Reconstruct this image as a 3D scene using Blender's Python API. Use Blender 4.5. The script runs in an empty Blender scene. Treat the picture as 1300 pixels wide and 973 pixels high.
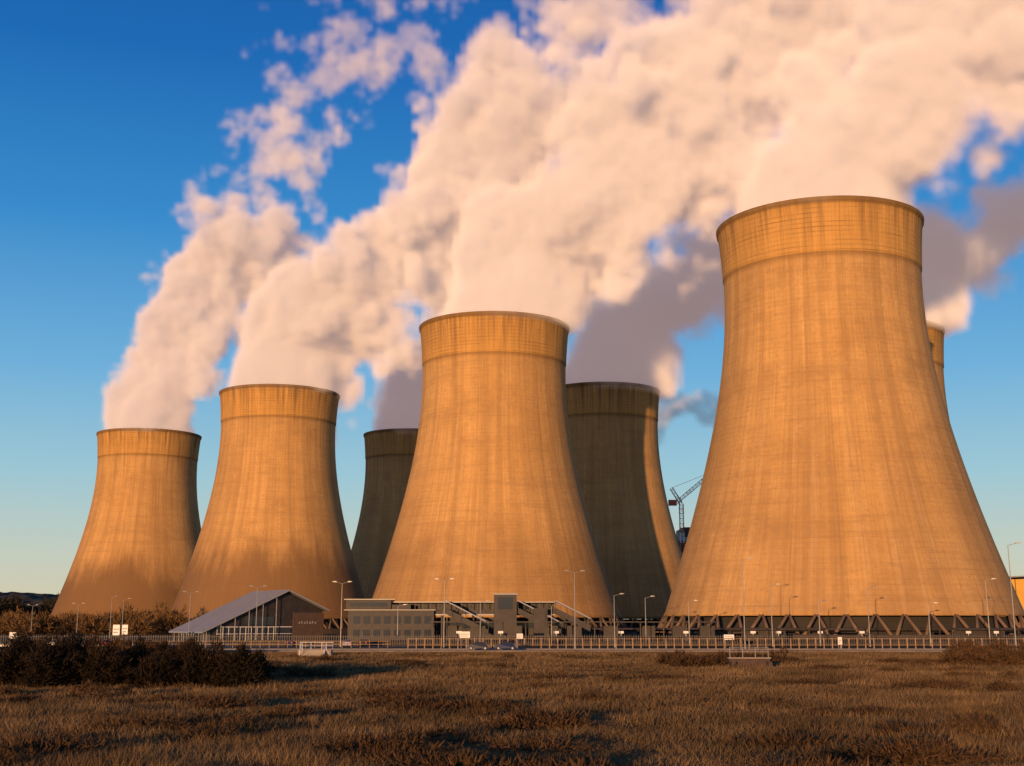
import bpy, math, random, time
import numpy as np
from mathutils import Vector
T0=time.time()
random.seed(7); rng=np.random.default_rng(7)
S=bpy.context.scene
S.view_settings.view_transform='Standard'
S.view_settings.look='None'
S.view_settings.exposure=0
COL=S.collection
SUN_AZ=math.radians(19); SUN_EL=math.radians(3.6)
# ------------------------------------------------------------ materials
def newmat(name):
    m=bpy.data.materials.new(name); m.use_nodes=True
    nt=m.node_tree; return m,nt,nt.nodes['Principled BSDF']
def mat(name,c,rough=0.8,var=0.25,scale=0.5,metal=0,bump=0.0,emit=None):
    m,nt,b=newmat(name); n=nt.nodes; l=nt.links
    b.inputs['Roughness'].default_value=rough; b.inputs['Metallic'].default_value=metal
    tc=n.new('ShaderNodeTexCoord'); no=n.new('ShaderNodeTexNoise'); no.inputs['Scale'].default_value=scale; no.inputs['Detail'].default_value=6
    l.new(tc.outputs['Object'],no.inputs['Vector'])
    mr=n.new('ShaderNodeMapRange'); mr.inputs[1].default_value=0.3; mr.inputs[2].default_value=0.7
    mr.inputs[3].default_value=1-var; mr.inputs[4].default_value=1+var
    l.new(no.outputs[0],mr.inputs[0])
    mx=n.new('ShaderNodeVectorMath'); mx.operation='SCALE'; mx.inputs[0].default_value=c
    l.new(mr.outputs[0],mx.inputs['Scale']); l.new(mx.outputs[0],b.inputs['Base Color'])
    if bump:
        bp=n.new('ShaderNodeBump'); bp.inputs['Strength'].default_value=bump; l.new(no.outputs[0],bp.inputs['Height']); l.new(bp.outputs[0],b.inputs['Normal'])
    return m
M_steel=mat('galvanised_steel',(.30,.29,.27),.5,.15,2,.3)
M_dsteel=mat('dark_painted_steel',(.07,.06,.05),.6,.15,2)
M_dark=mat('dark_cladding',(.028,.021,.017),.6,.35,.8)
M_brick=mat('brown_brick',(.07,.042,.03),.85,.3,1.5)
M_roof=mat('standing_seam_roof',(.24,.26,.31),.45,.12,.6)
M_glass=mat('window_glass',(.03,.035,.045),.12,.1,.5)
M_white=mat('white_paint',(.72,.70,.66),.5,.1,1)
M_conc=mat('concrete',(.28,.24,.19),.85,.2,.4)
M_asph=mat('worn_asphalt',(.13,.115,.095),.85,.25,.6)
M_asph2=mat('car_park_asphalt',(.06,.055,.05),.85,.25,.6)
M_line=mat('road_paint',(.7,.7,.66),.6,.15,2)
M_wood=mat('timber_fence',(.30,.19,.10),.8,.3,1.5)
M_rubber=mat('tyre_rubber',(.02,.02,.02),.8,.1,3)
M_yellow=mat('yellow_cladding',(.62,.34,.05),.7,.1,.2)
M_red=mat('red_paint',(.45,.06,.04),.5,.1,1)
M_legs=mat('leg_concrete',(.16,.10,.055),.85,.2,.5)
M_basin=mat('basin_concrete',(.05,.037,.028),.9,.3,.3)
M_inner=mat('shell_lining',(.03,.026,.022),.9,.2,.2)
# ------------------------------------------------------------ mesh builder
class MB:
    def __init__(s): s.v=[];s.f=[];s.m=[]
    def add(s,v,f,mi=0):
        o=len(s.v); s.v+= [tuple(p) for p in v]; s.f+=[tuple(i+o for i in q) for q in f]; s.m+=[mi]*len(f); return s
    def box(s,x0,x1,y0,y1,z0,z1,mi=0):
        return s.add([(x0,y0,z0),(x1,y0,z0),(x1,y1,z0),(x0,y1,z0),(x0,y0,z1),(x1,y0,z1),(x1,y1,z1),(x0,y1,z1)],
            [(0,3,2,1),(4,5,6,7),(0,1,5,4),(1,2,6,5),(2,3,7,6),(3,0,4,7)],mi)
    def beam(s,a,b,w,h=None,mi=0):
        h=h or w; a=Vector(a);b=Vector(b);d=(b-a).normalized()
        up=Vector((0,0,1)) if abs(d.z)<.95 else Vector((0,1,0))
        x=d.cross(up).normalized()*w/2; y=x.cross(d).normalized()*h/2
        v=[a-x-y,a+x-y,a+x+y,a-x+y,b-x-y,b+x-y,b+x+y,b-x+y]
        return s.add(v,[(0,3,2,1),(4,5,6,7),(0,1,5,4),(1,2,6,5),(2,3,7,6),(3,0,4,7)],mi)
    def cyl(s,a,b,r1,r2=None,n=8,mi=0):
        r2=r1 if r2 is None else r2; a=Vector(a);b=Vector(b);d=(b-a).normalized()
        up=Vector((0,0,1)) if abs(d.z)<.95 else Vector((0,1,0))
        x=d.cross(up).normalized(); y=x.cross(d).normalized()
        v=[];
        for i in range(n):
            t=2*math.pi*i/n; o=x*math.cos(t)+y*math.sin(t); v+=[a+o*r1,b+o*r2]
        f=[(2*i,2*((i+1)%n),2*((i+1)%n)+1,2*i+1) for i in range(n)]
        f+=[tuple(2*i for i in range(n))[::-1],tuple(2*i+1 for i in range(n))]
        return s.add(v,f,mi)
    def prism(s,prof,y0,y1,mi=0):   # profile in xz extruded along y
        n=len(prof); v=[(x,y0,z) for x,z in prof]+[(x,y1,z) for x,z in prof]
        f=[tuple(range(n)),tuple(range(n,2*n))[::-1]]+[(i,i+n,(i+1)%n+n,(i+1)%n) for i in range(n)]
        return s.add(v,f,mi)
    def obj(s,name,mats,parent=None,smooth=False,loc=(0,0,0),rot=0):
        me=bpy.data.meshes.new(name); me.from_pydata(s.v,[],s.f)
        if not isinstance(mats,(list,tuple)): mats=[mats]
        for m in mats: me.materials.append(m)
        me.polygons.foreach_set('material_index',s.m)
        if smooth: me.polygons.foreach_set('use_smooth',[True]*len(s.f))
        me.update()
        o=bpy.data.objects.new(name,me); COL.objects.link(o); o.location=loc; o.rotation_euler=(0,0,rot)
        if parent: o.parent=parent
        return o
def empty(name,loc=(0,0,0),rot=0):
    e=bpy.data.objects.new(name,None); COL.objects.link(e); e.location=loc; e.rotation_euler=(0,0,rot); e.empty_display_size=2; return e
# ------------------------------------------------------------ cooling towers
def tower_mat(seed,lowstain,topstain):
    m,nt,b=newmat('weathered_concrete'); n=nt.nodes; l=nt.links
    b.inputs['Roughness'].default_value=.9; b.inputs['Specular IOR Level'].default_value=.2
    uv=n.new('ShaderNodeUVMap'); uv.uv_map='cyl'
    sep=n.new('ShaderNodeSeparateXYZ'); l.new(uv.outputs[0],sep.inputs[0])
    U,V=sep.outputs[0],sep.outputs[1]   # u in metres-ish around, v height in metres
    def math_(op,a,b_=None,c=None,clamp=False):
        x=n.new('ShaderNodeMath'); x.operation=op; x.use_clamp=clamp
        for i,q in enumerate((a,b_,c)):
            if q is None: continue
            if isinstance(q,(int,float)): x.inputs[i].default_value=q
            else: l.new(q,x.inputs[i])
        return x.outputs[0]
    def noise(su,sv,detail=5,off=0,rough=.6):
        c=n.new('ShaderNodeCombineXYZ'); l.new(math_('MULTIPLY',U,su),c.inputs[0]); l.new(math_('MULTIPLY',V,sv),c.inputs[1]); c.inputs[2].default_value=seed*13.7+off
        t=n.new('ShaderNodeTexNoise'); t.inputs['Scale'].default_value=1; t.inputs['Detail'].default_value=detail; t.inputs['Roughness'].default_value=rough
        l.new(c.outputs[0],t.inputs['Vector']); return t.outputs[0]
    def rng_(v,a,b_,c=0,d=1,sm=False):
        x=n.new('ShaderNodeMapRange'); l.new(v,x.inputs[0])
        if sm: x.interpolation_type='SMOOTHSTEP'
        for i,q in enumerate((a,b_,c,d)): x.inputs[i+1].default_value=q
        return x.outputs[0]
    def mix(f,a,b_):
        x=n.new('ShaderNodeMix'); x.data_type='RGBA'
        l.new(f,x.inputs[0])
        for i,q in ((6,a),(7,b_)):
            if isinstance(q,tuple): x.inputs[i].default_value=(*q,1)
            else: l.new(q,x.inputs[i])
        return x.outputs[2]
    base=mix(rng_(noise(.03,.03,6),.35,.65),(.64,.375,.135),(.54,.305,.10))
    # vertical weather streaks, coarse and fine
    base=mix(rng_(noise(.35,.010,5,3),.42,.72,0,.65),base,(.30,.17,.068))
    base=mix(rng_(noise(.12,.008,5,9),.45,.7,0,.4),base,(.36,.21,.085))
    base=mix(rng_(noise(.6,.02,4,8),.52,.75,0,.45),base,(.72,.46,.20))
    base=mix(rng_(noise(2.2,.03,4,13,.7),.45,.75,0,.45),base,(.28,.155,.06))
    # horizontal casting lifts and grime
    base=mix(rng_(noise(.05,.4,4,5,.7),.48,.7,0,.35),base,(.31,.175,.07))
    base=mix(rng_(noise(.9,.9,6,60,.75),.5,.72,0,.45),base,(.28,.16,.065))
    base=mix(rng_(noise(.06,.08,6,75,.7),.48,.68,0,.45),base,(.30,.17,.068))
    base=mix(rng_(noise(.5,.5,6,70,.8),.62,.7,0,.4),base,(.72,.55,.36))
    # top band
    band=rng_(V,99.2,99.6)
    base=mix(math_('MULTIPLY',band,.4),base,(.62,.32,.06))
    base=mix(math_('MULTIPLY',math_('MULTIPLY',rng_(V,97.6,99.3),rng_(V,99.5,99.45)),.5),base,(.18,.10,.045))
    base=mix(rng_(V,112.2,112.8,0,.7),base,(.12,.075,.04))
    fall=rng_(V,84,113,0,1)
    st=math_('MULTIPLY',rng_(noise(.35,.02,6,21),.5,.66),fall)
    base=mix(math_('MULTIPLY',st,topstain),base,(.10,.062,.035))
    st2=math_('MULTIPLY',rng_(noise(.9,.03,5,27,.7),.42,.66),rng_(V,94,113,0,1))
    base=mix(math_('MULTIPLY',st2,.8),base,(.18,.10,.04))
    if lowstain>0:
        hh=math_('ADD',V,math_('MULTIPLY',math_('SUBTRACT',noise(.09,.02,6,33,.7),.5),45))
        base=mix(rng_(hh,24,46,lowstain,0,True),base,(.18,.10,.043))
    # lift lines and ribs, irregular and faint
    vj=math_('ADD',V,math_('MULTIPLY',noise(.05,.05,2,80),.5))
    ring=math_('LESS_THAN',math_('FRACT',math_('MULTIPLY',vj,1/1.25)),.2)
    rib=math_('LESS_THAN',math_('FRACT',math_('MULTIPLY',U,1/.9)),.3)
    lr=math_('MULTIPLY',ring,rng_(noise(.08,.4,4,40),.42,.68,.02,.26))
    lb=math_('MULTIPLY',rib,rng_(noise(.7,.03,3,44),.45,.7,0,.10))
    lines=math_('MAXIMUM',math_('MULTIPLY',lr,math_('ADD',math_('MULTIPLY',band,1.4),.7)),lb)
    base=mix(lines,base,(.13,.075,.03))
    l.new(base,b.inputs['Base Color'])
    bp=n.new('ShaderNodeBump'); bp.inputs['Strength'].default_value=.5; bp.inputs['Distance'].default_value=.3
    l.new(math_('ADD',math_('SUBTRACT',noise(.5,.5,7,50,.7),math_('MULTIPLY',ring,.1)),math_('MULTIPLY',noise(1.8,.05,4,90),.5)),bp.inputs['Height']); l.new(bp.outputs[0],b.inputs['Normal'])
    return m
def RH(z): return 26.9*math.sqrt(1+((z-95)/63.4)**2)
def cooling_tower(x,y,s,seed,low,top,H=114):
    e=empty('cooling_tower',(x,y,0))
    NS=192; zb=6.5
    zs=[zb]+list(np.linspace(zb+1.2,99.3,52))+[99.5]+list(np.linspace(100.5,112.6,9))+[112.8,113.9,114.0]
    prof=[]
    for z in zs:
        r=RH(z)*s
        if z<zb+.5: r+=.25
        if z>=99.45: r+=.22
        if z>=112.75: r+=.35
        if z>=113.95: r-=.1
        prof.append((r,z))
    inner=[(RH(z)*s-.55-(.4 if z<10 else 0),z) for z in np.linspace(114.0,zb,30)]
    P=prof+inner; n1=len(prof)
    v=[];f=[];mi=[];uvs=[]
    for r,z in P:
        for i in range(NS):
            t=2*math.pi*i/NS+math.pi/2; v.append((r*math.cos(t),r*math.sin(t),z))
    nr=len(P)
    for j in range(nr):
        k=(j+1)%nr
        for i in range(NS):
            i2=(i+1)%NS
            f.append((j*NS+i,j*NS+i2,k*NS+i2,k*NS+i)); mi.append(0 if j<n1 else 1)
            u0=i/NS*217;u1=(i+1)/NS*217
            uvs+= [u0,P[j][1],u1,P[j][1],u1,P[k][1],u0,P[k][1]]
    me=bpy.data.meshes.new('shell'); me.from_pydata(v,[],f)
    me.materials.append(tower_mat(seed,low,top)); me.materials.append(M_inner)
    me.polygons.foreach_set('material_index',mi); me.polygons.foreach_set('use_smooth',[True]*len(f))
    ul=me.uv_layers.new(name='cyl'); ul.data.foreach_set('uv',uvs)
    o=bpy.data.objects.new('shell',me); COL.objects.link(o); o.parent=e
    b=MB(); nl=44; rb=RH(0)*s+.6; rt=RH(zb)*s-.1
    for i in range(nl):
        t=2*math.pi*i/nl
        for dt in (-1,1):
            t2=t+dt*math.pi/nl*.92
            b.cyl((rb*math.cos(t),rb*math.sin(t),.8),(rt*math.cos(t2),rt*math.sin(t2),zb+.15),.42,.38,8)
        b.box(rb*math.cos(t)-.8,rb*math.cos(t)+.8,rb*math.sin(t)-.8,rb*math.sin(t)+.8,0,.95)
    b.obj('legs',M_legs,e,True)
    b=MB(); n=96
    for i in range(n):
        a0=2*math.pi*i/n;a1=2*math.pi*(i+1)/n
        q=[]
        for a in (a0,a1):
            for r in (rb+2.2,rb+2.6): q+=[(r*math.cos(a),r*math.sin(a),0),(r*math.cos(a),r*math.sin(a),2.2)]
        b.add(q,[(2,3,7,6),(1,5,7,3),(0,4,5,1)])
    b.obj('basin_wall',M_basin,e)
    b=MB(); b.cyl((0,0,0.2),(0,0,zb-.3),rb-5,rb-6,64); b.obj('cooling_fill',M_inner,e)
    return e
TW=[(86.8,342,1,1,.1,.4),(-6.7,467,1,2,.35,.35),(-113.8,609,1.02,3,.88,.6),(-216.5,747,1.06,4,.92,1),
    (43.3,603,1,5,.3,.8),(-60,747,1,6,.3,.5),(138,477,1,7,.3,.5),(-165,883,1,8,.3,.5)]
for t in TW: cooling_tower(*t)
print('towers',time.time()-T0)
# ------------------------------------------------------------ steam
def steam_mat(name,col,k,g,glow):
    m=bpy.data.materials.new(name); m.use_nodes=True; nt=m.node_tree; nt.nodes.clear()
    o=nt.nodes.new('ShaderNodeOutputMaterial'); v=nt.nodes.new('ShaderNodeVolumeScatter')
    v.inputs['Color'].default_value=(*col,1); v.inputs['Anisotropy'].default_value=g
    a=nt.nodes.new('ShaderNodeAttribute'); a.attribute_name='density'
    mu=nt.nodes.new('ShaderNodeMath'); mu.operation='MULTIPLY'; mu.inputs[1].default_value=k
    em=nt.nodes.new('ShaderNodeEmission'); em.inputs[0].default_value=(*glow,1)   # added self-glow standing in for light scattered repeatedly inside the plume
    ad=nt.nodes.new('ShaderNodeAddShader')
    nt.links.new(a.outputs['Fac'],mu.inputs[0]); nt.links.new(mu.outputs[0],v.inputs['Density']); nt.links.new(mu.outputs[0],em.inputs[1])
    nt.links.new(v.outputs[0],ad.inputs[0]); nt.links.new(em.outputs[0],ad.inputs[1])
    nt.links.new(ad.outputs[0],o.inputs['Volume'])
    m.cycles.volume_step_rate=5.0
    return m
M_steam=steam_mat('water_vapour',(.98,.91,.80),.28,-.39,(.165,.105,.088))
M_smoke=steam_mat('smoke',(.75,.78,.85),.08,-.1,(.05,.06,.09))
def steam(name,pts,material,voxel,seed,bump=1.0):
    """pts: x,y,z,radius,turbulence,thinness,density"""
    P=np.array(pts,float); n=len(P)
    out=[]
    for i in range(n-1):
        p0=P[max(i-1,0)];p1=P[i];p2=P[i+1];p3=P[min(i+2,n-1)]
        L=np.linalg.norm(p2[:3]-p1[:3]); k=max(2,int(L/2.5))
        for j in range(k):
            t=j/k; out.append(.5*((2*p1)+(-p0+p2)*t+(2*p0-5*p1+4*p2-p3)*t*t+(-p0+3*p1-3*p2+p3)*t**3))
    out.append(P[-1]); Q=np.array(out)
    me=bpy.data.meshes.new(name); me.from_pydata([tuple(q[:3]) for q in Q],[],[])
    for nm,ci in (('rad',3),('turb',4),('thin',5),('dens',6)):
        a=me.attributes.new(nm,'FLOAT','POINT'); a.data.foreach_set('value',Q[:,ci].copy())
    o=bpy.data.objects.new(name,me); COL.objects.link(o)
    R=Q[:,3:4]*1.5
    lo=(Q[:,:3]-R).min(0); hi=(Q[:,:3]+R).max(0); lo[2]=max(lo[2],114.2)
    res=np.maximum(8,((hi-lo)/voxel)).astype(int)
    g=bpy.data.node_groups.new(name,'GeometryNodeTree')
    g.interface.new_socket('Geometry',in_out='INPUT',socket_type='NodeSocketGeometry')
    g.interface.new_socket('Geometry',in_out='OUTPUT',socket_type='NodeSocketGeometry')
    N=g.nodes.new; l=g.links.new
    gi=N('NodeGroupInput'); go=N('NodeGroupOutput')
    pos=N('GeometryNodeInputPosition').outputs[0]
    def vm(op,a,b=None,s=None):
        x=N('ShaderNodeVectorMath'); x.operation=op
        for i,q in enumerate((a,b)):
            if q is None: continue
            if isinstance(q,tuple): x.inputs[i].default_value=q
            else: l(q,x.inputs[i])
        if s is not None:
            if isinstance(s,(int,float)): x.inputs['Scale'].default_value=s
            else: l(s,x.inputs['Scale'])
        return x.outputs['Value'] if op in('LENGTH','DISTANCE') else x.outputs[0]
    def ma(op,a,b=None,clamp=False):
        x=N('ShaderNodeMath'); x.operation=op; x.use_clamp=clamp
        for i,q in enumerate((a,b)):
            if q is None: continue
            if isinstance(q,(int,float)): x.inputs[i].default_value=q
            else: l(q,x.inputs[i])
        return x.outputs[0]
    sp=vm('ADD',pos,(seed*131.3,seed*57.1,seed*17.9))
    def noise(scale,detail,rough=.55,out=0,vec=None):
        x=N('ShaderNodeTexNoise'); l(vec or sp,x.inputs['Vector']); x.inputs['Scale'].default_value=scale; x.inputs['Detail'].default_value=detail; x.inputs['Roughness'].default_value=rough
        return x.outputs[out]
    def sample(idx,attr,typ='FLOAT'):
        na=N('GeometryNodeInputNamedAttribute'); na.data_type='FLOAT'; na.inputs['Name'].default_value=attr
        si=N('GeometryNodeSampleIndex'); si.data_type='FLOAT'; l(gi.outputs[0],si.inputs['Geometry'])
        l(na.outputs[0],si.inputs['Value']); l(idx,si.inputs['Index']); return si.outputs[0]
    def nearest(p):
        sn=N('GeometryNodeSampleNearest'); l(gi.outputs[0],sn.inputs['Geometry']); l(p,sn.inputs['Sample Position']); return sn.outputs[0]
    i0=nearest(pos); tu0=ma('MINIMUM',sample(i0,'turb'),1.1)
    w=vm('SUBTRACT',noise(1/70,2,.5,1),(.5,.5,.5))
    wp=vm('ADD',pos,vm('SCALE',w,s=ma('MULTIPLY',tu0,75)))
    idx=nearest(wp)
    rad=sample(idx,'rad'); tu=sample(idx,'turb'); th=sample(idx,'thin'); de=sample(idx,'dens')
    pr=N('GeometryNodeProximity'); pr.target_element='POINTS'; l(gi.outputs[0],pr.inputs[0]); l(wp,pr.inputs['Sample Position'])
    s_=ma('DIVIDE',pr.outputs['Distance'],rad)
    vo=N('ShaderNodeTexVoronoi'); vo.feature='F1'; 
    sp2=vm('ADD',sp,vm('SCALE',vm('SUBTRACT',noise(1/14,3,.6,1),(.5,.5,.5)),s=14.0))
    l(sp2,vo.inputs['Vector']); vo.inputs['Scale'].default_value=1/21; vo.inputs['Detail'].default_value=2.0; vo.inputs['Roughness'].default_value=.5
    bil=ma('SUBTRACT',.5,vo.outputs['Distance'])
    n1=ma('SUBTRACT',noise(1/32,7,.64),.5)
    dsp=ma('ADD',ma('MULTIPLY',bil,.6*bump),ma('MULTIPLY',n1,2.1*bump))
    val=ma('ADD',ma('SUBTRACT',1.0,s_),ma('MULTIPLY',dsp,tu))
    val=ma('SUBTRACT',val,th)
    den=ma('MULTIPLY',ma('MULTIPLY',val,6.0,True),de)
    vc=N('GeometryNodeVolumeCube'); l(den,vc.inputs['Density']); vc.inputs['Min'].default_value=tuple(lo); vc.inputs['Max'].default_value=tuple(hi)
    for i in range(3): vc.inputs[4+i].default_value=int(res[i])
    sm=N('GeometryNodeSetMaterial'); sm.inputs['Material'].default_value=material
    l(vc.outputs[0],sm.inputs[0]); l(sm.outputs[0],go.inputs[0])
    me.materials.append(material)
    md=o.modifiers.new('steam','NODES'); md.node_group=g
    return o
def pl(rows,t0=.12,t1=1.0,thin0=0.0,thin1=.12,d0=1,d1=.7):
    n=len(rows); out=[]
    for i,r in enumerate(rows):
        q=i/(n-1); e=r[4:] if len(r)>4 else ()
        tt=min(1,i/2)
        out.append((*r[:4],e[2] if len(e)>2 else t0+(t1-t0)*tt,e[0] if e else thin0+(thin1-thin0)*q,e[1] if len(e)>1 else d0+(d1-d0)*q))
    return out
VX=3.0
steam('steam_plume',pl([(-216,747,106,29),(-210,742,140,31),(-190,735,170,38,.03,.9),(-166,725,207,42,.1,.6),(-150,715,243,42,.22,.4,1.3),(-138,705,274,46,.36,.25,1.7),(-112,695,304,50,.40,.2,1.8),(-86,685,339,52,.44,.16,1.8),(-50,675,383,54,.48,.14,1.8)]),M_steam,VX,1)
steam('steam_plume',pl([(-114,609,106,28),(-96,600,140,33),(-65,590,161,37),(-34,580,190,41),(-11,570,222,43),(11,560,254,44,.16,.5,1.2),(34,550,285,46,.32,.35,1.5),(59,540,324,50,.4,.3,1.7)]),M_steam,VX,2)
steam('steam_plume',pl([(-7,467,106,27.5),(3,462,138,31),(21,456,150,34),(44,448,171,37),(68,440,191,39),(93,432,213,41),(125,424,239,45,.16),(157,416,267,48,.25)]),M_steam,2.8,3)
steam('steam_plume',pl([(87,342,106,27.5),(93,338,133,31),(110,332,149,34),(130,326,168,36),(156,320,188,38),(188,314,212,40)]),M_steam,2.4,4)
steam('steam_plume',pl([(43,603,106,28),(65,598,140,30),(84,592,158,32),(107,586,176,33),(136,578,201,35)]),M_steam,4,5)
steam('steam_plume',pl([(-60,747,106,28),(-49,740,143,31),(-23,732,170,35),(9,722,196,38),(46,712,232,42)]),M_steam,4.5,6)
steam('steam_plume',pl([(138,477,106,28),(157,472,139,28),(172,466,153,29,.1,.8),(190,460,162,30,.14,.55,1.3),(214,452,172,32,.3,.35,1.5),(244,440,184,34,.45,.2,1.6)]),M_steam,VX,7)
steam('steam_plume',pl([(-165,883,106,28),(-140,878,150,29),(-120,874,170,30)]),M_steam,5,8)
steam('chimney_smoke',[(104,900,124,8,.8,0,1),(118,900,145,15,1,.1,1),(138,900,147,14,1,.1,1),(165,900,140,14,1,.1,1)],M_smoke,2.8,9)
print('steam',time.time()-T0)
# ------------------------------------------------------------ ground
def ground_mat():
    m,nt,b=newmat('rough_ground'); n=nt.nodes;l=nt.links
    b.inputs['Roughness'].default_value=1; b.inputs['Specular IOR Level'].default_value=.05
    tc=n.new('ShaderNodeTexCoord')
    a=n.new('ShaderNodeTexNoise'); a.inputs['Scale'].default_value=.03; a.inputs['Detail'].default_value=8; l.new(tc.outputs['Object'],a.inputs[0])
    c=n.new('ShaderNodeValToRGB'); l.new(a.outputs[0],c.inputs[0])
    e=c.color_ramp.elements; e[0].position=.35; e[0].color=(.055,.046,.02,1); e[1].position=.65; e[1].color=(.14,.095,.045,1)
    x=e.new(.5); x.color=(.09,.07,.032,1)
    l.new(c.outputs[0],b.inputs['Base Color'])
    return m
G=MB(); G.add([(-6000,-300,0),(6000,-300,0),(6000,9000,0),(-6000,9000,0)],[(0,1,2,3)]); G.obj('ground',ground_mat())
def strip(name,x0,x1,y0,y1,z,m,skew=0):
    b=MB(); b.add([(x0,y0,z),(x1,y0+skew,z),(x1,y1+skew,z),(x0,y1,z)],[(0,1,2,3)]); return b.obj(name,m)
strip('road',-260,260,226,242,.004,M_asph)
b=MB()
for y0 in (225.8,242.0): b.box(-260,260,y0,y0+.2,0,.13)
b.obj('kerb',M_conc)
b=MB()
x=-258
while x<258: b.box(x,x+3,233.9,234.1,.008,.009); x+=7
b.box(-260,260,226.3,226.42,.008,.009); b.box(-260,260,241.55,241.67,.008,.009)
b.obj('road_markings',M_line)
strip('pavement',-260,260,242.2,245,.1,M_conc)
strip('car_park',-140,-20,262,322,.004,M_asph2)
strip('railway_ballast',-400,400,284,292,.02,mat('ballast',(.09,.07,.055),.95,.3,2))
# ------------------------------------------------------------ grass
def tri_mesh(name,V3,tint,m):
    nt_=len(V3)//3
    me=bpy.data.meshes.new(name)
    me.vertices.add(len(V3)); me.vertices.foreach_set('co',V3.astype(np.float32).ravel())
    me.loops.add(len(V3)); me.loops.foreach_set('vertex_index',np.arange(len(V3),dtype=np.int32))
    me.polygons.add(nt_); me.polygons.foreach_set('loop_start',np.arange(0,len(V3),3,dtype=np.int32))
    a=me.attributes.new('tint','FLOAT','POINT'); a.data.foreach_set('value',tint.astype(np.float32))
    me.materials.append(m); me.update(calc_edges=True)
    o=bpy.data.objects.new(name,me); COL.objects.link(o); return o
def tint_mat(name,cols,trans=0.0,ns=.02,namt=.6):
    m,nt,b=newmat(name); n=nt.nodes;l=nt.links; b.inputs['Roughness'].default_value=.85
    b.inputs['Specular IOR Level'].default_value=.1
    a=n.new('ShaderNodeAttribute'); a.attribute_name='tint'
    tc=n.new('ShaderNodeTexCoord'); no=n.new('ShaderNodeTexNoise'); no.inputs['Scale'].default_value=ns; no.inputs['Detail'].default_value=6; l.new(tc.outputs['Object'],no.inputs[0])
    x=n.new('ShaderNodeMath'); x.operation='MULTIPLY_ADD'; l.new(no.outputs[0],x.inputs[0]); x.inputs[1].default_value=namt*2; 
    y=n.new('ShaderNodeMath'); y.operation='MULTIPLY_ADD'; l.new(a.outputs['Fac'],y.inputs[0]); y.inputs[1].default_value=.6; y.inputs[2].default_value=-namt+.2
    l.new(y.outputs[0],x.inputs[2])
    c=n.new('ShaderNodeValToRGB'); l.new(x.outputs[0],c.inputs[0])
    c.color_ramp.elements[0].color=(*cols[0],1); c.color_ramp.elements[-1].color=(*cols[-1],1)
    for i,q in enumerate(cols[1:-1]): e=c.color_ramp.elements.new((i+1)/(len(cols)-1)); e.color=(*q,1)
    l.new(c.outputs[0],b.inputs['Base Color']); return m
def vnoise(x,y,s,seed=0):
    r=np.random.default_rng(seed); out=0
    for k in range(7):
        a=r.uniform(0,6.28); f=s*(.5+1.3*r.random()); out=out+np.sin((x*math.cos(a)+y*math.sin(a))*f+r.uniform(0,6.28))
    return out/3.5
def blades(cx,cy,cz,per,hgt,wid,spread,rngl):
    n=len(cx)*per
    X=np.repeat(cx,per)+rngl.normal(0,1,n)*np.repeat(spread,per)
    Y=np.repeat(cy,per)+rngl.normal(0,1,n)*np.repeat(spread,per)
    Z=np.repeat(cz,per); H=np.repeat(hgt,per)*rngl.uniform(.4,1.25,n); Wd=np.repeat(wid,per)*rngl.uniform(.6,1.4,n)
    a=rngl.uniform(0,np.pi,n); dx=np.cos(a)*Wd/2; dy=np.sin(a)*Wd/2
    lx=rngl.normal(.12,.5,n)*H; ly=rngl.normal(0,.5,n)*H
    V=np.empty((n,3,3)); V[:,0]=np.stack([X-dx,Y-dy,Z],1); V[:,1]=np.stack([X+dx,Y+dy,Z],1); V[:,2]=np.stack([X+lx,Y+ly,Z+H],1)
    return V.reshape(-1,3),n
nC=72000
D=rng.uniform(0,1,nC)**1.25*182+40; X=rng.uniform(-1,1,nC)*(.47*D+12)
hn=vnoise(X,D,.22,3)+.8*vnoise(X,D*1.5,.7,4)
hgt=np.clip(.34+.24*hn,.09,.9)*np.where(D>205,.5,1)
V3,n=blades(X,D,np.zeros(nC),12,hgt,.016+D*.0005,.22+D*.002,rng)
tint=np.repeat(np.clip(rng.uniform(0,1,n)*.6+.4*np.repeat(np.clip(hn*.45+.5,0,1),12),0,1),3)
tri_mesh('grass',V3,tint,tint_mat('dry_grass',[(.045,.034,.015),(.12,.077,.034),(.20,.125,.058),(.34,.22,.105)],ns=.12,namt=.8))
def shrub(name,blobs,count,size,m,seed):
    r=np.random.default_rng(seed); Vs=[];Ts=[]
    B=np.array(blobs,float); vol=B[:,3]*B[:,4]*B[:,5]; pk=r.choice(len(B),count,p=vol/vol.sum())
    d=r.normal(size=(count,3)); d/=np.linalg.norm(d,axis=1)[:,None]
    rad=r.uniform(.35,1,count)**.6*(1+.22*np.sin(d[:,0]*7+pk)+.2*np.sin(d[:,2]*9+pk*2))
    c=B[pk,:3]+d*B[pk,3:6]*rad[:,None]; ok=c[:,2]>0; c=c[ok]; d=d[ok]; k=len(c)
    u=d*1.0+r.normal(size=(k,3))*.7; u[:,2]+=.5; u/=np.linalg.norm(u,axis=1)[:,None]
    w=r.normal(size=(k,3)); w=np.cross(u,w); w/=np.linalg.norm(w,axis=1)[:,None]
    L=r.uniform(.5,1.4,k)[:,None]*size
    V=np.empty((k,3,3)); V[:,0]=c-w*L*.12; V[:,1]=c+w*L*.12; V[:,2]=c+u*L
    t=np.repeat(r.uniform(0,1,k)*.7+.3*np.clip(c[:,2]/3,0,1),3)
    return tri_mesh(name,V.reshape(-1,3),t,m)
M_shr=tint_mat('bare_twigs',[(.010,.008,.005),(.02,.013,.007),(.04,.024,.013)],ns=.3,namt=.3)
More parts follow.
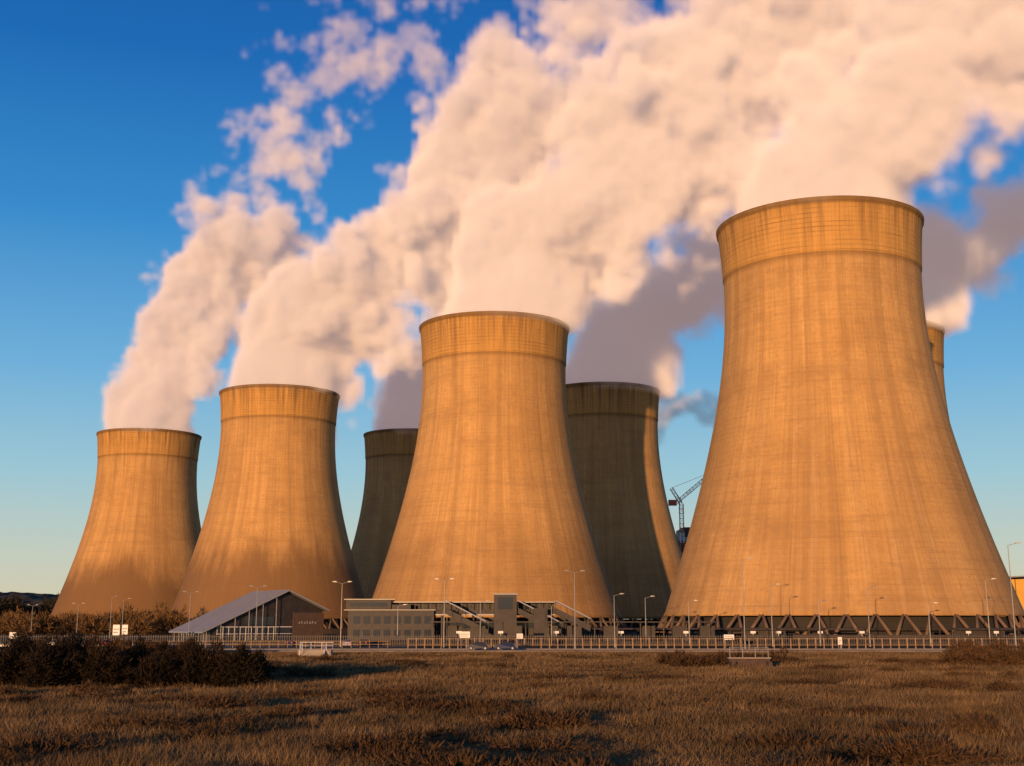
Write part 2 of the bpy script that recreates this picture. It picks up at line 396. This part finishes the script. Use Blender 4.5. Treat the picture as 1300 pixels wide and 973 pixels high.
M_scr=tint_mat('bramble_scrub',[(.035,.022,.011),(.08,.045,.02),(.15,.08,.036)],ns=.3,namt=.3)
M_tre=tint_mat('bare_trees',[(.05,.03,.012),(.12,.07,.028),(.20,.115,.045)],ns=.1,namt=.3)
M_wood_far=tint_mat('woodland_trees',[(.015,.013,.007),(.035,.028,.013),(.07,.048,.022)],ns=.02,namt=.3)
bl=[]
for i in range(40):
    x=-52+i*.80+random.uniform(-.5,.5); k=1 if x<-30 else .85
    bl.append((x,107+random.uniform(-8,5),.9,random.uniform(1.0,2.0),1.8,random.uniform(1.3,2.8)*k))
shrub('hedge',bl,140000,.40,M_shr,1)
for (x0,x1,y0,h,c,mm) in ((50,78,150,1.8,30000,M_scr),(-78,-40,200,2.2,30000,M_scr),(18,34,150,1.2,12000,M_scr),(70,110,205,2.0,20000,M_scr)):
    bl=[(random.uniform(x0,x1),y0+random.uniform(-6,6),.4,random.uniform(1.2,2.6),1.5,h*random.uniform(.5,1)) for _ in range(18)]
    shrub('scrub',bl,c,.45,mm,int(x0)+99)
bl=[]
for _ in range(110):
    d=random.uniform(42,185); bl.append((random.uniform(-.45,.45)*d,d,.1,random.uniform(.8,3.0),random.uniform(.6,2.0),random.uniform(.3,.7)))
shrub('bramble_patches',bl,110000,.30,M_scr,77)
bl=[(random.uniform(-330,-128),random.uniform(520,640),2.5,random.uniform(5,10),6,random.uniform(3,8)) for _ in range(70)]
shrub('distant_trees',bl,70000,1.9,M_tre,5)
bl=[(random.uniform(-620,-300),random.uniform(820,1000),5,random.uniform(9,17),10,random.uniform(9,19)) for _ in range(90)]
shrub('distant_trees',bl,110000,3.4,M_wood_far,6)
def hill(name,x0,x1,y0,y1,h,m,seed):
    nx,ny=150,40; v=[];f=[]; r=np.random.default_rng(seed)
    for j in range(ny):
        for i in range(nx):
            u=i/(nx-1);w=j/(ny-1); x=x0+(x1-x0)*u;y=y0+(y1-y0)*w
            z=h*math.sin(math.pi*min(1,max(0,u)))**.5*math.sin(math.pi*w)**.8*(1+.15*math.sin(u*9+seed)+.08*math.sin(u*23)); z+=r.uniform(0,7)*(1 if 0<w<1 and 0<u<1 else 0)
            v.append((x,y,z-.5))
    for j in range(ny-1):
        for i in range(nx-1): a=j*nx+i; f.append((a,a+1,a+nx+1,a+nx))
    b=MB(); b.add(v,f); return b.obj(name,m,None)
M_hill=mat('wooded_hillside',(.045,.036,.02),1,.5,.02,bump=.8)
hill('wooded_hill',-1500,-330,1350,1900,40,M_hill,1)
hill('wooded_hill',300,1500,1700,2300,22,M_hill,2)
print('veg',time.time()-T0)
# ------------------------------------------------------------ station building
e=empty('station_building',(-63,334,0),math.radians(36)); e.scale=(.82,.82,1.06)
b=MB(); b.prism([(-19,0),(-19,3.2),(6,11.9),(19,7.6),(19,0)],.6,24); b.obj('core_walls',M_dark,e)
b=MB()
b.prism([(-22.5,2.5),(6,12.55),(6,12.2),(-22.5,2.15)],-1.5,26); b.prism([(6.003,12.55),(20.5,7.75),(20.5,7.4),(6.003,12.2)],-1.5,26)
b.obj('roof',M_roof,e)
b=MB()
b.beam((-22.6,-1.56,2.3),(6,-1.56,12.38),.12,.35); b.beam((6,-1.56,12.38),(20.6,-1.56,7.55),.12,.35)
b.obj('fascia',M_steel,e)
b=MB()
for i in range(22):
    y=-1+i*1.25; b.beam((-22.4,y,2.56),(5.9,y,12.56),.08,.08)
b.obj('roof_seams',M_steel,e)
b=MB(); b.box(-17,2,.35,.55,.3,3.4); b.box(3.2,8,.35,.55,.3,3.2); b.box(-8,2,.38,.56,4,6); b.obj('glazing',M_glass,e)
b=MB(); b.box(-19.2,-19.03,1,23.5,.3,2.6); b.obj('side_glazing',M_glass,e)
b=MB()
for i in range(11): b.box(-17+i*1.9-.06,-17+i*1.9+.06,.2,.34,.2,3.5)
for i in range(12): b.box(-19.35,-19.22,1+i*2,1.12+i*2,.2,2.7)
b.box(-17.2,8.2,.18,.33,3.5,3.65); b.box(-17.2,8.2,.16,.31,1.9,2.0)
b.obj('window_frames',M_white,e)
b=MB(); b.box(8.6,19.4,-.1,.58,0,7.0); b.obj('brick_wing',M_brick,e)
b=MB()
for i,w_ in enumerate((.5,.4,.5,.4,.6,.4,.5)): b.box(10.4+i*.95,10.4+i*.95+w_,-.22,-.12,4.3,4.8+.2*(i%2))
b.obj('lettering',M_steel,e)
b=MB()
for i in range(6): b.cyl((-21+i*4.6,-1.1,0),(-21+i*4.6,-1.1,2.8+i*1.55),.13,.13,8)
for i in range(7): b.cyl((-21.6,-.5+i*4,0),(-21.6,-.5+i*4,2.5),.12,.12,8)
b.obj('columns',M_steel,e)
# ------------------------------------------------------------ footbridge
e=empty('station_footbridge',(0,330,0))
b=MB(); b.box(-42,-20,0,10,0,8.2); b.box(-42.5,-31,-.4,10.4,8.2,10.6); b.box(-30.8,-26,0,9,8.2,9.4); b.obj('stair_block',M_dark,e)
b=MB()
for z in (1.2,4.6):
    for i in range(8): b.box(-40.6+i*2.6,-38.9+i*2.6,-.08,-.02,z,z+1.9)
b.box(-41.5,-32,-.5,-.42,8.9,9.9); b.obj('windows',M_glass,e)
b=MB(); b.box(-43,-19.5,-.5,-.1,7.95,8.12); b.box(-43,-30,-1,-.5,10.6,10.8); b.obj('trim',M_steel,e)
b=MB(); b.box(-31,11,1,5,9.9,10.15); b.box(-31,11,1,5,6.7,7.0); b.obj('deck_and_roof',M_steel,e)
b=MB(); b.box(-31,11,1.3,4.7,7.0,8.1); b.box(-31,11,4.6,4.7,8.1,9.9); b.obj('parapet',M_dark,e)
b=MB()
for i in range(22): b.box(-31+i*2,-30.85+i*2,1.05,1.2,7,9.8)
for x in (-18,-10,-2,6,10.5):
    b.cyl((x,1.6,0),(x,1.6,6.7),.28,.28,10); b.cyl((x,4.4,0),(x,4.4,6.7),.28,.28,10)
b.obj('posts',M_dsteel,e)
b=MB(); b.box(-4.6,1.2,-3,.9,0,11.8); b.box(5.5,9,-3,.9,0,8.5); b.box(-19.5,14,6,12,0,6.2); b.obj('lift_tower',M_dark,e)
b=MB(); b.box(-4.9,1.5,-3.3,1.0,11.8,12.1); b.obj('lift_cap',M_roof,e)
b=MB(); b.box(-3.6,.2,-3.12,-3.04,8.2,11.2); b.box(-18.5,13,5.9,5.97,3.4,5.2); b.obj('lift_glazing',M_glass,e)
b=MB()
for (x0,dx) in ((-17,11),(1.5,11),(11,9)):
    z1=8.6; z0=z1-dx*.5
    b.prism([(x0,z1+1.9),(x0+dx,z0+1.9),(x0+dx,z0+1.6),(x0,z1+1.6)],-2.9,.6,0)
    b.prism([(x0,z1),(x0+dx,z0),(x0+dx,z0-1.5),(x0,z1-1.5)],-2.8,.5,1)
    for i in range(7):
        t=i/6; b.box(x0+dx*t-.06,x0+dx*t+.06,-2.85,-2.7,z1-dx*.5*t,z1-dx*.5*t+1.7,1)
b.obj('covered_stairs',[M_roof,M_dark],e)
# ------------------------------------------------------------ platforms, canopies
e=empty('railway_platform',(0,0,0))
b=MB(); b.box(-60,150,278,284,0,1.0); b.box(-60,150,292,295.5,0,1.0); b.obj('platform_slab',M_basin,e)
b=MB()
b.box(-18,44,278.5,283.5,4.9,5.15)
b.box(50,60,279,283,3.4,3.6); b.box(96,108,279,283,3.4,3.6); b.box(68,76,279,283,3.4,3.6)
b.obj('canopy_roof',M_dark,e)
b=MB(); x=-17
while x<44: b.cyl((x,281,1),(x,281,4.9),.14,.14,8); b.beam((x,281,3.8),(x,279,4.9),.1); b.beam((x,281,3.8),(x,283,4.9),.1); x+=5
for x in (50.3,55,59.7,68.3,75.7,96.3,102,107.7): b.box(x-.06,x+.06,282.6,282.8,1,3.4)
b.obj('canopy_columns',M_dsteel,e)
b=MB()
for x in (-14,-9,-1,7,12,20,28,35,41): b.box(x,x+3.2,281.6,283,1,4.2)
b.box(50.5,59.5,282.3,282.5,1,3.3); b.box(96.5,107.5,282.3,282.5,1,3.3)
b.obj('waiting_rooms',M_dark,e)
b=MB()
for x in (-12,-3,9,23,37,51.5,57,66,75,98,104,118,126): b.box(x,x+1.1,278.9,279,2.6,3.1); b.box(x+.5,x+.6,279.02,279.1,1,2.7)
b.obj('platform_signs',M_white,e)
e=empty('pipe_gantry',(0,296.5,0))
b=MB(); x=20
while x<150: b.box(x,x+.25,-.2,.2,0,3.2); x+=6
b.cyl((18,0,3.4),(150,0,3.4),.35,.35,10); b.cyl((18,.9,3.1),(150,.9,3.1),.22,.22,10)
for i in range(26):
    x=random.uniform(22,146); w_=random.uniform(.8,4); b.box(x,x+w_,1.2,2.6,0,random.uniform(1.2,3.0))
b.obj('pipes_and_supports',M_dark,e)
def fence(name,x0,x1,y,h,step,m,rails=(.35,.95),w=.12):
    b=MB(); x=x0
    while x<=x1: b.box(x-w/2,x+w/2,y-w/2,y+w/2,0,h*(1+random.uniform(-.03,.03))); x+=step
    for r in rails: b.box(x0,x1,y-w/2-.05,y-w/2-.003,h*r-.04,h*r+.04)
    return b.obj(name,m)
fence('post_and_rail_fence',-20,150,249,2.0,1.6,M_wood,(.35,.93),.18)
fence('post_and_rail_fence',-75,-24,256,1.4,1.8,M_wood,(.5,.95),.1)
fence('palisade_fence',-130,200,276,2.3,.5,M_dsteel,(.2,.85),.12)
b=MB(); x=-150
while x<-78: b.box(x,x+.12,247,247.12,0,.75); x+=2.4
b.box(-150,-78,246.9,246.98,.45,.78); b.obj('crash_barrier',M_steel)
# ------------------------------------------------------------ lamps
def lamp(x,y,h,arms=2,rot=0,name='street_lamp'):
    e=empty(name,(x,y,0),rot)
    b=MB(); b.cyl((0,0,0),(0,0,1.2),.16,.15,10); b.cyl((0,0,1.2),(0,0,h),.11,.055,10); b.obj('pole',M_steel,e)
    for sg in ((1,-1) if arms==2 else (1,)):
        b=MB(); b.cyl((0,0,h-.05),(sg*1.3,0,h+.3),.045,.04,6)
        b.prism([(sg*1.2,h+.22),(sg*2.05,h+.3),(sg*2.1,h+.4),(sg*1.5,h+.5),(sg*1.15,h+.42)],-.17,.17); b.obj('arm_and_lantern',M_steel,e)
for x,y,h,arms in ((-160.1,430,10.3,2),(-144.9,430,10.8,2),(-124.5,400,12.5,1),(-114.8,380,11.5,1),(-82.6,330,12.3,2),(-59.5,300,12.9,2),(-35.5,268,12.9,2),(-13.8,262,13.3,2),
    (12.0,246,14.3,2),(20.8,262,10.3,1),(45.0,250,16.9,1),(54.8,272,12.5,1),(28.7,277,10.1,1),(74.7,270,11.9,1),(66.0,277,9.2,1),(8.5,277,8.4,1),(96.8,262,13.3,1),(79.8,205,17.1,1),(-25.7,290,8.5,1),(-6.8,277,9.2,1),(38.0,277,9.2,1),(89.6,277,8.7,1)):
    lamp(x,y,h,arms,random.uniform(-.4,.4))
# ------------------------------------------------------------ cars
def car(x,y,rot,c,z=.0):
    e=empty('parked_car' if y>245 else 'car',(x,y,z),rot)
    pm=mat('car_paint',c,.25,.03,1,.2)
    pr=[(-2.1,.35),(-2.15,.75),(-2.0,1.0),(-1.5,1.05),(-.95,1.42),(.45,1.45),(1.15,1.0),(1.95,.85),(2.15,.6),(2.1,.3)]
    v=[];f=[];n=len(pr)
    for sy in (-1,1):
        for (a,z_) in pr:
            wy=.86 if z_<1.02 else .66
            v.append((a,sy*wy,z_))
    f=[tuple(range(n)),tuple(range(n,2*n))[::-1]]+[(i,i+n,(i+1)%n+n,(i+1)%n) for i in range(n)]
    b=MB(); b.add(v,f); b.obj('body',pm,e)
    b=MB()
    for sy in (-1,1):
        b.add([(-1.3,sy*.875,1.07),(.95,sy*.875,1.07),(.42,sy*.72,1.36),(-.88,sy*.72,1.36)],[(0,1,2,3)])
    b.add([(1.19,-.7,1.03),(1.19,.7,1.03),(.53,.6,1.43),(.53,-.6,1.43)],[(0,1,2,3)]); b.add([(-1.6,-.7,1.06),(-1.6,.7,1.06),(-1.04,.6,1.42),(-1.04,-.6,1.42)],[(0,1,2,3)])
    b.obj('windows',M_glass,e)
    b=MB()
    for a in (-1.3,1.3):
        for sy in (-1,1): b.cyl((a,sy*.68,.33),(a,sy*.9,.33),.33,.33,16,0); b.cyl((a,sy*.9,.33),(a,sy*.915,.33),.2,.2,12,1)
    b.obj('wheels',[M_rubber,M_steel],e)
    b=MB(); b.box(2.1,2.17,-.75,-.45,.6,.75); b.box(2.1,2.17,.45,.75,.6,.75); b.obj('headlights',M_white,e)
    b=MB(); b.box(-2.2,-2.12,-.78,-.5,.75,.95); b.box(-2.2,-2.12,.5,.78,.75,.95); b.obj('tail_lights',M_red,e)
car(-6.2,237.5,math.pi,(.05,.05,.06)); car(-1.2,237.7,math.pi,(.03,.04,.09))
for i,(x,c) in enumerate(((-94,(.6,.6,.6)),(-88,(.05,.06,.1)),(-84,(.3,.03,.03)),(-76,(.08,.08,.08)),(-34,(.5,.5,.52)),(-31,(.05,.05,.05)),(-46,(.03,.05,.12)))):
    car(x,268+i%2*3,math.pi/2+random.uniform(-.05,.05),c)
# ------------------------------------------------------------ signs, steps, culvert
def sign(x,y,h,w,hh,m=M_white):
    e=empty('road_sign',(x,y,0)); b=MB(); b.cyl((-w*.35,.06,0),(-w*.35,.06,h),.05,.05,8); b.cyl((w*.35,.06,0),(w*.35,.06,h),.05,.05,8); b.obj('posts',M_steel,e)
    b=MB(); b.box(-w/2,w/2,-.03,.0,h-hh,h); b.obj('panel',m,e); b=MB(); b.box(-w/2+.15,w/2-.15,-.045,-.035,h-hh*.45,h-hh*.38); b.box(-w/2+.15,w/2-.4,-.045,-.035,h-hh*.75,h-hh*.68); b.obj('legend',M_dark,e)
for x,y,h,w,hh in ((-91.9,300,4.4,1.6,2.4),(-89.9,300,4.4,1.3,2.2),(-9.2,252,3.2,2.0,1.2),(1.5,252,2.8,1.2,1.0),(42.6,254,2.6,2.0,1.0),(62.6,247,2.2,.8,1.4),(-100.3,260,3,1.5,1.2)): sign(x,y,h,w,hh)
e=empty('concrete_steps',(-28.7,186,0))
b=MB()
for i in range(6): b.box(-1.6,1.6,i*.35,(i+1)*.35,0,.17*(i+1))
b.box(-2.4,2.4,2.12,4.2,0,1.05); b.obj('treads',M_conc,e)
b=MB()
for sx in (-1.75,1.75):
    b.cyl((sx,0,0),(sx,0,1.1),.04,.04,6); b.cyl((sx,2.1,1),(sx,2.1,2.1),.04,.04,6); b.cyl((sx,0,1.1),(sx,2.1,2.1),.04,.04,6); b.cyl((sx,0,.6),(sx,2.1,1.6),.03,.03,6)
for x in (-2.4,-.8,.8,2.4): b.cyl((x,4.1,1.05),(x,4.1,2.1),.04,.04,6)
b.cyl((-2.4,4.1,2.1),(2.4,4.1,2.1),.04,.04,6); b.cyl((-2.4,4.1,1.6),(2.4,4.1,1.6),.03,.03,6)
b.obj('handrails',M_white,e)
e=empty('culvert_headwall',(26.0,142,0))
b=MB(); b.box(-2.2,2.2,0,.5,0,1.1); b.box(-2.2,-1.8,-1.4,-.003,0,.8); b.box(1.8,2.2,-1.4,-.003,0,.8); b.obj('walls',M_brick,e)
b=MB(); b.box(-2.35,2.35,-.06,.56,1.1,1.22); b.obj('coping',M_conc,e)
b=MB()
for x in (-2.1,-.7,.7,2.1): b.cyl((x,.25,1.22),(x,.25,2.3),.04,.04,6)
b.cyl((-2.1,.25,2.3),(2.1,.25,2.3),.04,.04,6); b.cyl((-2.1,.25,1.8),(2.1,.25,1.8),.03,.03,6); b.obj('railing',M_steel,e)
# ------------------------------------------------------------ power station behind, crane, right-hand building
e=empty('boiler_house',(150,880,0))
b=MB(); b.box(-48,70,0,60,0,62); b.box(-30,60,10,50,62,70); b.obj('cladding',M_dark,e)
b=MB(); b.box(-48.3,70.3,-.3,60.3,60,62.4)
for i in range(20): b.box(-46+i*6,-45.4+i*6,-.25,-.02,2,60)
b.obj('trim',M_roof,e)
e=empty('industrial_shed',(0,0,0))
b=MB(); b.box(190,290,520,580,0,22); b.obj('walls',M_yellow,e)
b=MB(); b.prism([(188.5,22),(240,24.5),(291.5,22),(291.5,22.5),(240,25),(188.5,22.5)],518.5,581.5); b.obj('roof',M_roof,e)
b=MB()
for i in range(24): b.box(192+i*4,192.25+i*4,519.85,519.98,0,22)
b.box(210,218,519.8,519.96,0,6); b.obj('ribs_and_door',M_dark,e)
e=empty('lattice_crane',(107,800,0))
def lattice(b,a,c,w,n,mi=0,t=.35):
    a=Vector(a);c=Vector(c);d=(c-a).normalized(); u=Vector((0,1,0)); s=d.cross(u).normalized()
    L=[]
    for k in range(n+1):
        p=a+(c-a)*k/n; L.append([p+s*w/2+u*w/2,p-s*w/2+u*w/2,p-s*w/2-u*w/2,p+s*w/2-u*w/2])
    for k in range(n):
        for q in range(4):
            b.beam(L[k][q],L[k+1][q],t,mi=(k//2)%2); b.beam(L[k][q],L[k+1][(q+1)%4],t*.6,mi=(k//2)%2); b.beam(L[k][q],L[k][(q+1)%4],t*.6,mi=(k//2)%2)
b=MB(); lattice(b,(0,0,0),(0,0,78),2.4,26); lattice(b,(-4,0,78),(24,0,101),2.0,14); lattice(b,(0,0,78),(-6,0,88),1.8,4)
b.beam((-6,0,88),(22,0,99),.2); b.box(-8,-3,-1.5,1.5,77,80.5,0); b.obj('mast_and_jib',[M_red,M_white],e)
print('built',time.time()-T0)
# ------------------------------------------------------------ light
sd=bpy.data.lights.new('sun','SUN'); sd.energy=5; sd.angle=math.radians(.5); sd.color=(1.0,.55,.25)
so=bpy.data.objects.new('sun',sd); COL.objects.link(so)
dirv=Vector((math.sin(SUN_AZ)*math.cos(SUN_EL),math.cos(SUN_AZ)*math.cos(SUN_EL),-math.sin(SUN_EL)))
so.rotation_euler=dirv.to_track_quat('-Z','Y').to_euler(); so.location=(-40,-100,60)
w=bpy.data.worlds.new('World'); S.world=w; w.use_nodes=True; nt=w.node_tree
bg=nt.nodes['Background']; sk=nt.nodes.new('ShaderNodeTexSky'); sk.sky_type='NISHITA'; sk.sun_disc=False
sk.sun_elevation=SUN_EL; sk.sun_rotation=math.pi+SUN_AZ; sk.ozone_density=2.0; sk.dust_density=.6; sk.air_density=1
# clear winter air: world-space elevation gradient blended with the physical sky
tc=nt.nodes.new('ShaderNodeTexCoord'); sx=nt.nodes.new('ShaderNodeSeparateXYZ'); nt.links.new(tc.outputs['Generated'],sx.inputs[0])
cr=nt.nodes.new('ShaderNodeValToRGB'); nt.links.new(sx.outputs[2],cr.inputs[0])
st=[(0.0,(.68,.60,.40)),(.05,(.54,.60,.52)),(.11,(.33,.56,.66)),(.19,(.15,.42,.70)),(.30,(.032,.25,.60)),(.42,(.006,.135,.46)),(.55,(.003,.08,.34)),(1.0,(.003,.035,.15))]
E=cr.color_ramp.elements; E[0].position=0;E[0].color=(*st[0][1],1);E[1].position=1;E[1].color=(*st[-1][1],1)
for p,c in st[1:-1]: q=E.new(p); q.color=(*c,1)
sc=nt.nodes.new('ShaderNodeVectorMath'); sc.operation='SCALE'; sc.inputs['Scale'].default_value=9.0; nt.links.new(cr.outputs[0],sc.inputs[0])
mx=nt.nodes.new('ShaderNodeMix'); mx.data_type='RGBA'; mx.inputs[0].default_value=.12
nt.links.new(sc.outputs[0],mx.inputs[6]); nt.links.new(sk.outputs[0],mx.inputs[7]); nt.links.new(mx.outputs[2],bg.inputs[0]); bg.inputs[1].default_value=.12
# ------------------------------------------------------------ camera
cd=bpy.data.cameras.new('camera'); cam=bpy.data.objects.new('camera',cd); COL.objects.link(cam)
cam.location=(0,0,5); cam.rotation_euler=(math.radians(90+12.305),0,0); cd.lens=44.31; cd.sensor_width=36; cd.shift_y=-.035
cd.clip_start=.5; cd.clip_end=20000
S.camera=cam
print('done',time.time()-T0)
